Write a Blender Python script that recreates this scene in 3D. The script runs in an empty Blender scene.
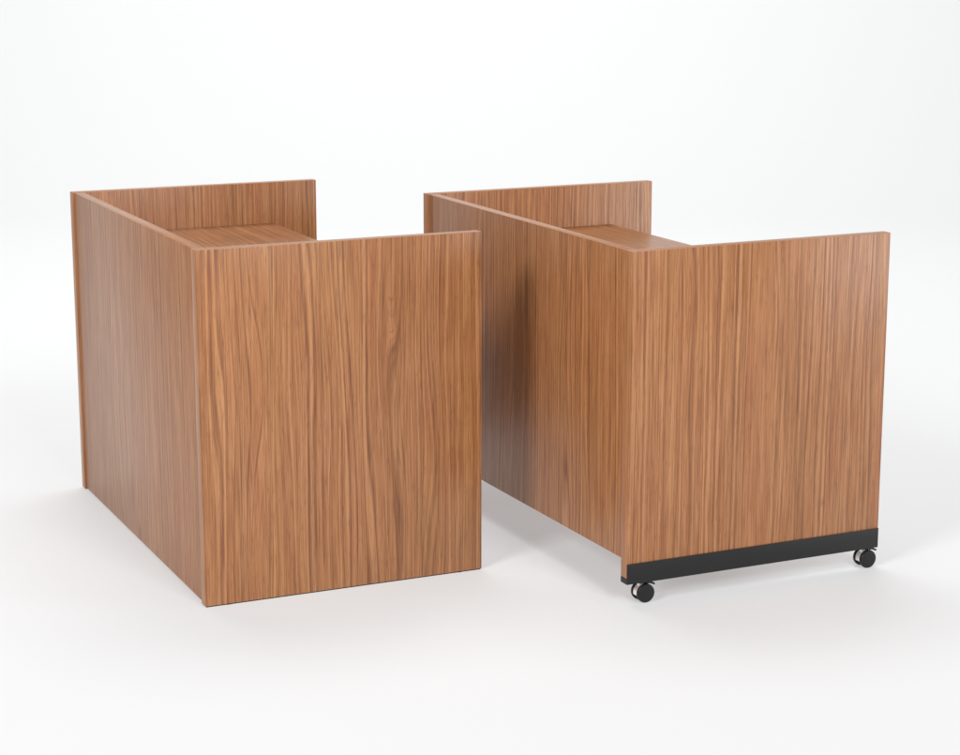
import bpy, bmesh, math, random
from mathutils import Vector, Matrix

S = bpy.context.scene
COL = S.collection
random.seed(7)

# ------------------------------------------------------------------ helpers
def link(name, me, parent=None, mats=()):
    o = bpy.data.objects.new(name, me)
    COL.objects.link(o)
    for m in mats:
        me.materials.append(m)
    if parent:
        o.parent = parent
    return o

def from_bm(name, bm, parent=None, mats=(), smooth_angle=None):
    me = bpy.data.meshes.new(name)
    bmesh.ops.recalc_face_normals(bm, faces=bm.faces)
    bm.to_mesh(me)
    bm.free()
    if smooth_angle is not None:
        for p in me.polygons:
            p.use_smooth = True
        me.set_sharp_from_angle(angle=math.radians(smooth_angle))
    return link(name, me, parent, mats)

def thing(name, label, cat, loc=(0, 0, 0), rz=0.0, group=None):
    o = bpy.data.objects.new(name, None)
    o.empty_display_size = 0.1
    COL.objects.link(o)
    o.location = loc
    o.rotation_euler = (0, 0, rz)
    o['label'] = label
    o['category'] = cat
    if group:
        o['group'] = group
    return o

def panel(name, lo, hi, grain, parent, mats, bev=0.0014):
    """board with softened arrises; UVs in metres, v along the grain; the
    narrow faces take the edge-band material (slot 1)"""
    lo, hi = Vector(lo), Vector(hi)
    size = hi - lo
    bm = bmesh.new()
    bmesh.ops.create_cube(bm, size=1.0)
    for v in bm.verts:
        v.co = Vector([(lo[i] + hi[i]) / 2 + v.co[i] * size[i] for i in range(3)])
    bmesh.ops.bevel(bm, geom=bm.edges[:], offset=bev, segments=2, profile=0.5, affect='EDGES')
    uv = bm.loops.layers.uv.new('grain')
    thin = min(range(3), key=lambda i: size[i])
    off = (random.uniform(0, 60), random.uniform(0, 60))
    for f in bm.faces:
        n = f.normal
        ax = max(range(3), key=lambda i: abs(n[i]))
        axes = [i for i in range(3) if i != ax]
        if ax == thin:
            va = grain
        else:
            va = max(axes, key=lambda i: size[i])
        ua = [i for i in axes if i != va][0]
        big = ax == thin and abs(n[ax]) > 0.99
        f.material_index = 0 if big else 1
        for l in f.loops:
            s = 0.31 if n[ax] < 0 else 0.0
            l[uv].uv = (l.vert.co[ua] + off[0] + s, l.vert.co[va] + off[1] + s)
    return from_bm(name, bm, parent, mats, 35)

def add_box(bm, lo, hi, bev=0.0, seg=2):
    r = bmesh.ops.create_cube(bm, size=1.0)
    vs = r['verts']
    for v in vs:
        v.co = Vector([(lo[i] + hi[i]) / 2 + v.co[i] * (hi[i] - lo[i]) for i in range(3)])
    if bev:
        es = list({e for v in vs for e in v.link_edges})
        bmesh.ops.bevel(bm, geom=es, offset=bev, segments=seg, profile=0.5, affect='EDGES')

def add_lathe(bm, prof, axis, centre, n=48):
    """prof: (distance along axis, radius) pairs; axis 1 = y, 2 = z"""
    rings = []
    for a, r in prof:
        ring = []
        for k in range(n):
            t = 2 * math.pi * k / n
            c, s = r * math.cos(t), r * math.sin(t)
            p = (c, a, s) if axis == 1 else (c, s, a)
            ring.append(bm.verts.new(Vector(p) + Vector(centre)))
        rings.append(ring)
    for r0, r1 in zip(rings, rings[1:]):
        for k in range(n):
            bm.faces.new((r0[k], r0[(k + 1) % n], r1[(k + 1) % n], r1[k]))
    bm.faces.new(rings[0][::-1])
    bm.faces.new(rings[-1])

def add_prism(bm, pts, y0, y1):
    """outline pts in the xz plane, extruded from y0 to y1"""
    a = [bm.verts.new((x, y0, z)) for x, z in pts]
    b = [bm.verts.new((x, y1, z)) for x, z in pts]
    n = len(pts)
    bm.faces.new(a)
    bm.faces.new(b[::-1])
    for k in range(n):
        bm.faces.new((a[k], b[k], b[(k + 1) % n], a[(k + 1) % n]))

# ------------------------------------------------------------------ materials
def new_mat(name):
    m = bpy.data.materials.new(name)
    m.use_nodes = True
    nt = m.node_tree
    b = nt.nodes['Principled BSDF']
    return m, nt, b

class NB:
    def __init__(self, nt):
        self.nt = nt
    def n(self, t, **kw):
        x = self.nt.nodes.new(t)
        for k, v in kw.items():
            setattr(x, k, v)
        return x
    def L(self, a, b):
        self.nt.links.new(a, b)
    def put(self, sock, v):
        if hasattr(v, 'is_output') or isinstance(v, bpy.types.NodeSocket):
            self.L(v, sock)
        else:
            sock.default_value = v
    def math(self, op, a, b=0.0, c=None, clamp=False):
        x = self.n('ShaderNodeMath', operation=op)
        x.use_clamp = clamp
        self.put(x.inputs[0], a)
        self.put(x.inputs[1], b)
        if c is not None:
            self.put(x.inputs[2], c)
        return x.outputs[0]
    def noise2(self, u, v, detail=2.0, rough=0.5, w=0.0):
        c = self.n('ShaderNodeCombineXYZ')
        self.put(c.inputs[0], u)
        self.put(c.inputs[1], v)
        c.inputs[2].default_value = w
        x = self.n('ShaderNodeTexNoise', noise_dimensions='3D')
        x.inputs['Scale'].default_value = 1.0
        x.inputs['Detail'].default_value = detail
        x.inputs['Roughness'].default_value = rough
        self.L(c.outputs[0], x.inputs['Vector'])
        return x.outputs['Fac']
    def noise1(self, w, detail=2.0, rough=0.5):
        x = self.n('ShaderNodeTexNoise', noise_dimensions='1D')
        x.inputs['Scale'].default_value = 1.0
        x.inputs['Detail'].default_value = detail
        x.inputs['Roughness'].default_value = rough
        self.put(x.inputs['W'], w)
        return x.outputs['Fac']
    def maprange(self, v, a, b, c=0.0, d=1.0, smooth=False):
        x = self.n('ShaderNodeMapRange')
        x.interpolation_type = 'SMOOTHSTEP' if smooth else 'LINEAR'
        x.clamp = True
        self.put(x.inputs['Value'], v)
        for i, q in enumerate((a, b, c, d)):
            x.inputs[1 + i].default_value = q
        return x.outputs[0]
    def mix(self, fac, a, b, mode='MIX'):
        x = self.n('ShaderNodeMix', data_type='RGBA', blend_type=mode)
        self.put(x.inputs[0], fac)
        for s, v in ((x.inputs[6], a), (x.inputs[7], b)):
            if isinstance(v, tuple):
                s.default_value = (*v, 1)
            else:
                self.L(v, s)
        return x.outputs[2]

def wood_material(name, edge=False):
    m, nt, b = new_mat(name)
    q = NB(nt)
    uvn = q.n('ShaderNodeUVMap', uv_map='grain')
    sep = q.n('ShaderNodeSeparateXYZ')
    q.L(uvn.outputs[0], sep.inputs[0])
    u, v = sep.outputs[0], sep.outputs[1]
    # growth-ring field: straight, with some strips bent by slow noise into flames
    amp = q.maprange(q.noise2(q.math('MULTIPLY', u, 6.0), q.math('MULTIPLY', v, 0.5), 1.0, 0.4, 7.7), 0.42, 0.64, 0.12, 1.0, True)
    big = q.noise2(q.math('MULTIPLY', u, 13.0), q.math('MULTIPLY', v, 1.35), 0.0, 0.4, 1.3)
    mid = q.noise2(q.math('MULTIPLY', u, 30.0), q.math('MULTIPLY', v, 2.2), 1.0, 0.45, 4.1)
    slow = q.noise2(q.math('MULTIPLY', u, 2.0), q.math('MULTIPLY', v, 0.45), 1.0, 0.4, 5.9)
    F = q.math('MULTIPLY_ADD', slow, 0.10, u)
    F = q.math('MULTIPLY_ADD', q.math('MULTIPLY', q.math('SUBTRACT', big, 0.5), amp), 0.096, F)
    F = q.math('MULTIPLY_ADD', mid, 0.009, F)
    rings = q.noise1(q.math('MULTIPLY', F, 98.0), 2.0, 0.62)       # irregular ring spacing
    fine = q.noise1(q.math('MULTIPLY', F, 340.0), 1.0, 0.6)
    broad = q.noise1(q.math('MULTIPLY', F, 24.0), 1.0, 0.5)
    # fibres and pores: very long and thin
    fib = q.noise2(q.math('MULTIPLY', u, 360.0), q.math('MULTIPLY', v, 6.0), 2.0, 0.6, 2.2)
    pore = q.noise2(q.math('MULTIPLY', u, 520.0), q.math('MULTIPLY', v, 22.0), 1.0, 0.5, 6.7)
    tone = q.noise2(q.math('MULTIPLY', u, 14.0), q.math('MULTIPLY', v, 1.1), 2.0, 0.5, 9.9)
    band = q.noise2(q.math('MULTIPLY', u, 120.0), q.math('MULTIPLY', v, 0.7), 2.0, 0.6, 3.4)
    patch = q.noise2(q.math('MULTIPLY', u, 30.0), q.math('MULTIPLY', v, 4.0), 2.0, 0.5, 12.4)

    light = (0.500, 0.236, 0.102)
    base = (0.322, 0.126, 0.043)
    dark = (0.116, 0.036, 0.013)
    gold = (0.352, 0.153, 0.050)
    red = (0.322, 0.108, 0.040)
    col = q.mix(q.maprange(tone, 0.32, 0.68), gold, red)
    col = q.mix(q.maprange(broad, 0.32, 0.68), base, col)
    col = q.mix(q.maprange(patch, 0.45, 0.75, 0.0, 0.55), col, light)
    col = q.mix(q.maprange(rings, 0.52, 0.70, 0.0, 0.75), col, light)
    col = q.mix(q.maprange(band, 0.54, 0.74, 0.0, 0.42), col, light)
    k = 0.35 if edge else 1.0
    col = q.mix(q.maprange(band, 0.44, 0.30, 0.0, 0.42 * k), col, dark)
    col = q.mix(q.maprange(rings, 0.46, 0.28, 0.0, 0.66 * k), col, dark)
    col = q.mix(q.maprange(fine, 0.44, 0.28, 0.0, 0.45 * k), col, dark)
    col = q.mix(q.maprange(fib, 0.48, 0.70, 0.0, 0.45), col, light)
    col = q.mix(q.maprange(fib, 0.45, 0.28, 0.0, 0.55 * k), col, dark)
    col = q.mix(q.maprange(pore, 0.38, 0.27, 0.0, 0.55 * k), col, (0.12, 0.045, 0.02))
    if edge:
        col = q.mix(0.10, col, light)
    q.L(col, b.inputs['Base Color'])
    rg = q.maprange(q.math('ADD', rings, fib), 0.7, 1.3, 0.40, 0.31)
    q.L(rg, b.inputs['Roughness'])
    b.inputs['IOR'].default_value = 1.52
    bump = q.n('ShaderNodeBump')
    bump.inputs['Strength'].default_value = 0.10
    bump.inputs['Distance'].default_value = 0.0006
    q.L(q.math('ADD', fib, q.math('MULTIPLY', pore, 0.8)), bump.inputs['Height'])
    q.L(bump.outputs[0], b.inputs['Normal'])
    return m

def plain(name, colr, rough, metal=0.0, spec=0.5, bump=0.0, bscale=900.0, vary=0.1):
    m, nt, b = new_mat(name)
    q = NB(nt)
    tc = q.n('ShaderNodeTexCoord')
    nz = q.n('ShaderNodeTexNoise')
    nz.inputs['Scale'].default_value = bscale
    nz.inputs['Detail'].default_value = 3
    q.L(tc.outputs['Object'], nz.inputs['Vector'])
    c0 = tuple(c * (1 - vary) for c in colr)
    c1 = tuple(min(1, c * (1 + vary)) for c in colr)
    q.L(q.mix(nz.outputs['Fac'], c0, c1), b.inputs['Base Color'])
    q.L(q.maprange(nz.outputs['Fac'], 0.3, 0.7, rough * 0.9, rough * 1.1), b.inputs['Roughness'])
    b.inputs['Metallic'].default_value = metal
    b.inputs['Specular IOR Level'].default_value = spec
    if bump:
        bp = q.n('ShaderNodeBump')
        bp.inputs['Strength'].default_value = bump
        bp.inputs['Distance'].default_value = 0.0005
        q.L(nz.outputs['Fac'], bp.inputs['Height'])
        q.L(bp.outputs[0], b.inputs['Normal'])
    return m

WOOD = wood_material('walnut_laminate')
EDGE = wood_material('walnut_edge_band', edge=True)
BLACK = plain('black_powder_coat', (0.012, 0.012, 0.0125), 0.50, spec=0.35, bump=0.25, bscale=1400)
RUBBER = plain('black_nylon', (0.009, 0.009, 0.0095), 0.42, spec=0.35, bump=0.1, bscale=700)
CHROME = plain('bright_chrome', (0.93, 0.935, 0.94), 0.28, metal=0.40, vary=0.02)
PAPER = plain('white_sheet_added_glow', (0.470, 0.472, 0.474), 0.75, bump=0.02, bscale=60, vary=0.004)
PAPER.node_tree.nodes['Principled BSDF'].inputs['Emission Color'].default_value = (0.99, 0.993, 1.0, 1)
PAPER.node_tree.nodes['Principled BSDF'].inputs['Emission Strength'].default_value = 0.352  # even glow added to lift shadows on floor and backdrop; no lamp there
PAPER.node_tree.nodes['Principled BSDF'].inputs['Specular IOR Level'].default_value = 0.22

# ------------------------------------------------------------------ dimensions (metres, from the camera solve)
D, W, H = 0.9075, 1.4988, 1.067
T = 0.036                      # board thickness
REC = 0.006                    # front panel set back from the side panels' edges
DEPTH_WORK, Z_WORK = 0.737, 0.9175
FLOOR_Z = -0.010

def boards(root, z_side, z_front, z_top):
    mats = (WOOD, EDGE)
    zw = Z_WORK + (z_top - H)
    panel('side_panel', (0, 0, z_side), (D, T, z_top), 2, root, mats)
    panel('side_panel', (0, W - T, z_side), (D, W, z_top), 2, root, mats)
    panel('front_panel', (REC, T + 0.0004, z_front), (REC + T, W - T - 0.0004, z_top - 0.0008), 2, root, mats)
    panel('work_surface', (REC + T + 0.0004, T + 0.0004, zw - T), (DEPTH_WORK, W - T - 0.0004, zw), 1, root, mats)

GROUP = 'pair of walnut witness stands'
# ---- stand without casters
left = thing('witness_stand', 'wood grain witness stand standing directly on the white floor, without wheels or black rail',
             'witness stand', (0, 0, FLOOR_Z), 0.0, GROUP)
boards(left, -0.0068 - FLOOR_Z, -0.0042 - FLOOR_Z, H - FLOOR_Z)
for x in (0.075, D - 0.075):
    for y in (T / 2 - 0.0035, W - T / 2 + 0.0035):
        bm = bmesh.new()
        hg = -0.0073 - FLOOR_Z
        add_lathe(bm, [(0, 0.0135), (0.0004, 0.015), (hg - 0.0004, 0.015), (hg, 0.014)], 2, (x, y, 0), 32)
        from_bm('glide', bm, left, (RUBBER,), 40)

for y0 in (0.0012, W - T + 0.0012):       # thin dark strip added under each side panel as its contact shadow line
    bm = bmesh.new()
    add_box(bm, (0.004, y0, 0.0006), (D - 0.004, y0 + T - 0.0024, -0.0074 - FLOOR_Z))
    from_bm('contact_shade_strip', bm, left, (RUBBER,))

# ---- stand on casters
right = thing('witness_stand', 'wood grain witness stand raised on four black casters with a black base rail',
              'witness stand', (1.14773, -0.51121, FLOOR_Z), 0.0085066, GROUP)
zt = H - 0.00636 - FLOOR_Z
z_rail = zt - 1.00348
RB = 0.018
boards(right, z_rail + RB + 0.0003, 0.128 - FLOOR_Z, zt)

def rail_bm(side):
    """black rail: thin plate on the outer face, thicker bar under the board"""
    bm = bmesh.new()
    pl = 0.003
    if side == 0:
        pts = [(-pl, 0), (T, 0), (T, RB), (0, RB), (0, 0.063), (-pl, 0.063)]
    else:
        pts = [(W - T, 0), (W + pl, 0), (W + pl, 0.063), (W, 0.063), (W, RB), (W - T, RB)]
    a = [bm.verts.new((0.0, y, z_rail + z)) for y, z in pts]
    b_ = [bm.verts.new((D, y, z_rail + z)) for y, z in pts]
    n = len(pts)
    bm.faces.new(a)
    bm.faces.new(b_[::-1])
    for k in range(n):
        bm.faces.new((a[k], b_[k], b_[(k + 1) % n], a[(k + 1) % n]))
    bmesh.ops.recalc_face_normals(bm, faces=bm.faces)
    bmesh.ops.bevel(bm, geom=bm.edges[:], offset=0.0009, segments=2, profile=0.5, affect='EDGES')
    return bm
for s in (0, 1):
    from_bm('base_rail', rail_bm(s), right, (BLACK,), 35)

R_WH = 0.0292
def make_caster(parent):
    """twin-wheel caster at its stem's foot; wheels trail towards +x"""
    bm = bmesh.new()
    top = z_rail
    add_lathe(bm, [(top - 0.0040, 0.0135), (top - 0.0035, 0.0145), (top - 0.0003, 0.0145)], 2, (0, 0, 0), 32)
    add_lathe(bm, [(R_WH * 1.3, 0.0055), (top - 0.004, 0.0055)], 2, (0, 0, 0), 24)
    # hood between the wheels: rounded shell over the axle
    cx, cz = 0.013, R_WH
    pts = []
    for k in range(25):
        t = math.radians(15 + 180 * k / 24)
        r = R_WH * (0.93 if t > 1.2 else 0.86)
        pts.append((cx + r * math.cos(t), cz + r * math.sin(t)))
    add_prism(bm, pts, -0.0098, 0.0098)
    o = from_bm('caster', bm, parent, (CHROME,), 40)
    for sgn in (-1, 1):
        w = bmesh.new()
        prof = [(0.0120, R_WH * 0.6), (0.0120, R_WH * 0.90), (0.0127, R_WH * 0.97), (0.0140, R_WH), (0.0195, R_WH),
                (0.0212, R_WH * 0.985), (0.0226, R_WH * 0.94), (0.0232, R_WH * 0.86), (0.0236, R_WH * 0.5), (0.0237, R_WH * 0.12)]
        add_lathe(w, [(a * sgn, r) for a, r in prof], 1, (cx, 0, cz), 56)
        # axle hub joining the wheel to the hood
        add_lathe(w, [(0.0090 * sgn, 0.006), (0.0125 * sgn, 0.006)], 1, (cx, 0, cz), 20)
        from_bm('wheel', w, o, (RUBBER,), 32)
    # brake pedal: a flat tab over the wheels, its toe dipping towards +x
    l = bmesh.new()
    zt_ = 2 * R_WH + 0.0008
    add_prism(l, [(cx + 0.004, zt_), (cx + 0.012, zt_), (cx + 0.021, zt_ - 0.0030), (cx + 0.027, zt_ - 0.0062), (cx + 0.0315, zt_ - 0.0050),
                  (cx + 0.030, zt_ - 0.0006), (cx + 0.021, zt_ + 0.0034), (cx + 0.012, zt_ + 0.0044), (cx + 0.004, zt_ + 0.0044)], -0.020, 0.020)
    add_box(l, (cx + 0.002, -0.0055, cz + R_WH * 0.80), (cx + 0.010, 0.0055, zt_ + 0.001), 0.0008)
    from_bm('brake_lever', l, o, (RUBBER,), 40)
    return o

proto = make_caster(right)
spots = [(0.058, 0.0262), (0.866, 0.0262), (0.058, W - 0.0262), (0.866, W - 0.0262)]
for i, (x, y) in enumerate(spots):
    if i == 0:
        c = proto
    else:
        c = proto.copy()
        COL.objects.link(c)
        c.parent = right
        for ch in list(proto.children):
            k = ch.copy()
            COL.objects.link(k)
            k.parent = c
    c.location = (x, y, 0)
for o in right.children:
    if o.name.startswith('base_rail'):
        o['label'] = 'black metal rail along the foot of the side panel'

# ------------------------------------------------------------------ floor and sweep
YAW = -0.4305082396849901
def struct_sheet(name, rows, xs):
    """rows: (forward distance, height) in the frame turned with the studio"""
    bm = bmesh.new()
    g = []
    fx, fy = math.sin(-YAW), math.cos(YAW)
    for d, z in rows:
        g.append([bm.verts.new((fx * d + fy * x, fy * d - fx * x, z)) for x in xs])
    for r0, r1 in zip(g, g[1:]):
        for k in range(len(xs) - 1):
            bm.faces.new((r0[k], r0[k + 1], r1[k + 1], r1[k]))
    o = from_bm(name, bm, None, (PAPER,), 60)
    o['kind'] = 'structure'
    return o
xs = [-40, -20, -8, -4, 0, 4, 8, 20, 40]
DB, RS = 8.5, 5.0
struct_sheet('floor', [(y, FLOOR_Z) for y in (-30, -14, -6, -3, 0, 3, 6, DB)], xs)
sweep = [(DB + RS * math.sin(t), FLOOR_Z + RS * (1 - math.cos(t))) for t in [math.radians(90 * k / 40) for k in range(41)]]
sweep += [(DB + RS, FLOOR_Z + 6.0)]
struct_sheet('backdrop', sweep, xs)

# ------------------------------------------------------------------ light
wd = bpy.data.worlds.new('World')
S.world = wd
wd.use_nodes = True
bg = wd.node_tree.nodes['Background']
bg.inputs[0].default_value = (0.985, 0.99, 1.0, 1)
bg.inputs[1].default_value = 0.22

def area(name, loc, target, size, power, colr):
    l = bpy.data.lights.new(name, 'AREA')
    l.shape = 'SQUARE'
    l.size = size
    l.energy = power
    l.color = colr
    o = bpy.data.objects.new(name, l)
    COL.objects.link(o)
    o.location = loc
    d = Vector(target) - Vector(loc)
    o.rotation_euler = d.to_track_quat('-Z', 'Y').to_euler()
    return o
WHITE = (1.0, 1.0, 1.0)
area('key_softbox', (1.0 - 9.5 * 0.87, 0.3 - 9.5 * 0.5, 6.0), (1.0, 0.3, 0.4), 3.0, 680, WHITE)
area('front_softbox', (1.4, -11.5, 7.6), (1.0, 0.5, 0.5), 4.0, 870, WHITE)
area('side_fill', (12.0, -7.5, 2.6), (1.0, 0.3, 0.7), 4.5, 360, WHITE)
area('background_softbox', (2.2, 4.8, 9.5), (4.4, 9.6, 0.0), 7.0, 960, WHITE)

# ------------------------------------------------------------------ camera
cam = bpy.data.cameras.new('camera')
co = bpy.data.objects.new('camera', cam)
COL.objects.link(co)
co.location = (-1.68113522694831, -5.624367579403316, 1.959577607076748)
co.rotation_euler = (1.3563318224946783, 0.0, YAW)
cam.sensor_fit = 'HORIZONTAL'
cam.sensor_width = 36.0
cam.lens = 2044.1056514633954 * 36.0 / 960.0
cam.clip_end = 200
S.camera = co

S.render.engine = 'CYCLES'
S.cycles.max_bounces = 8
S.cycles.diffuse_bounces = 5
S.view_settings.view_transform = 'Standard'
S.view_settings.look = 'None'
S.view_settings.exposure = 0
S.view_settings.gamma = 1
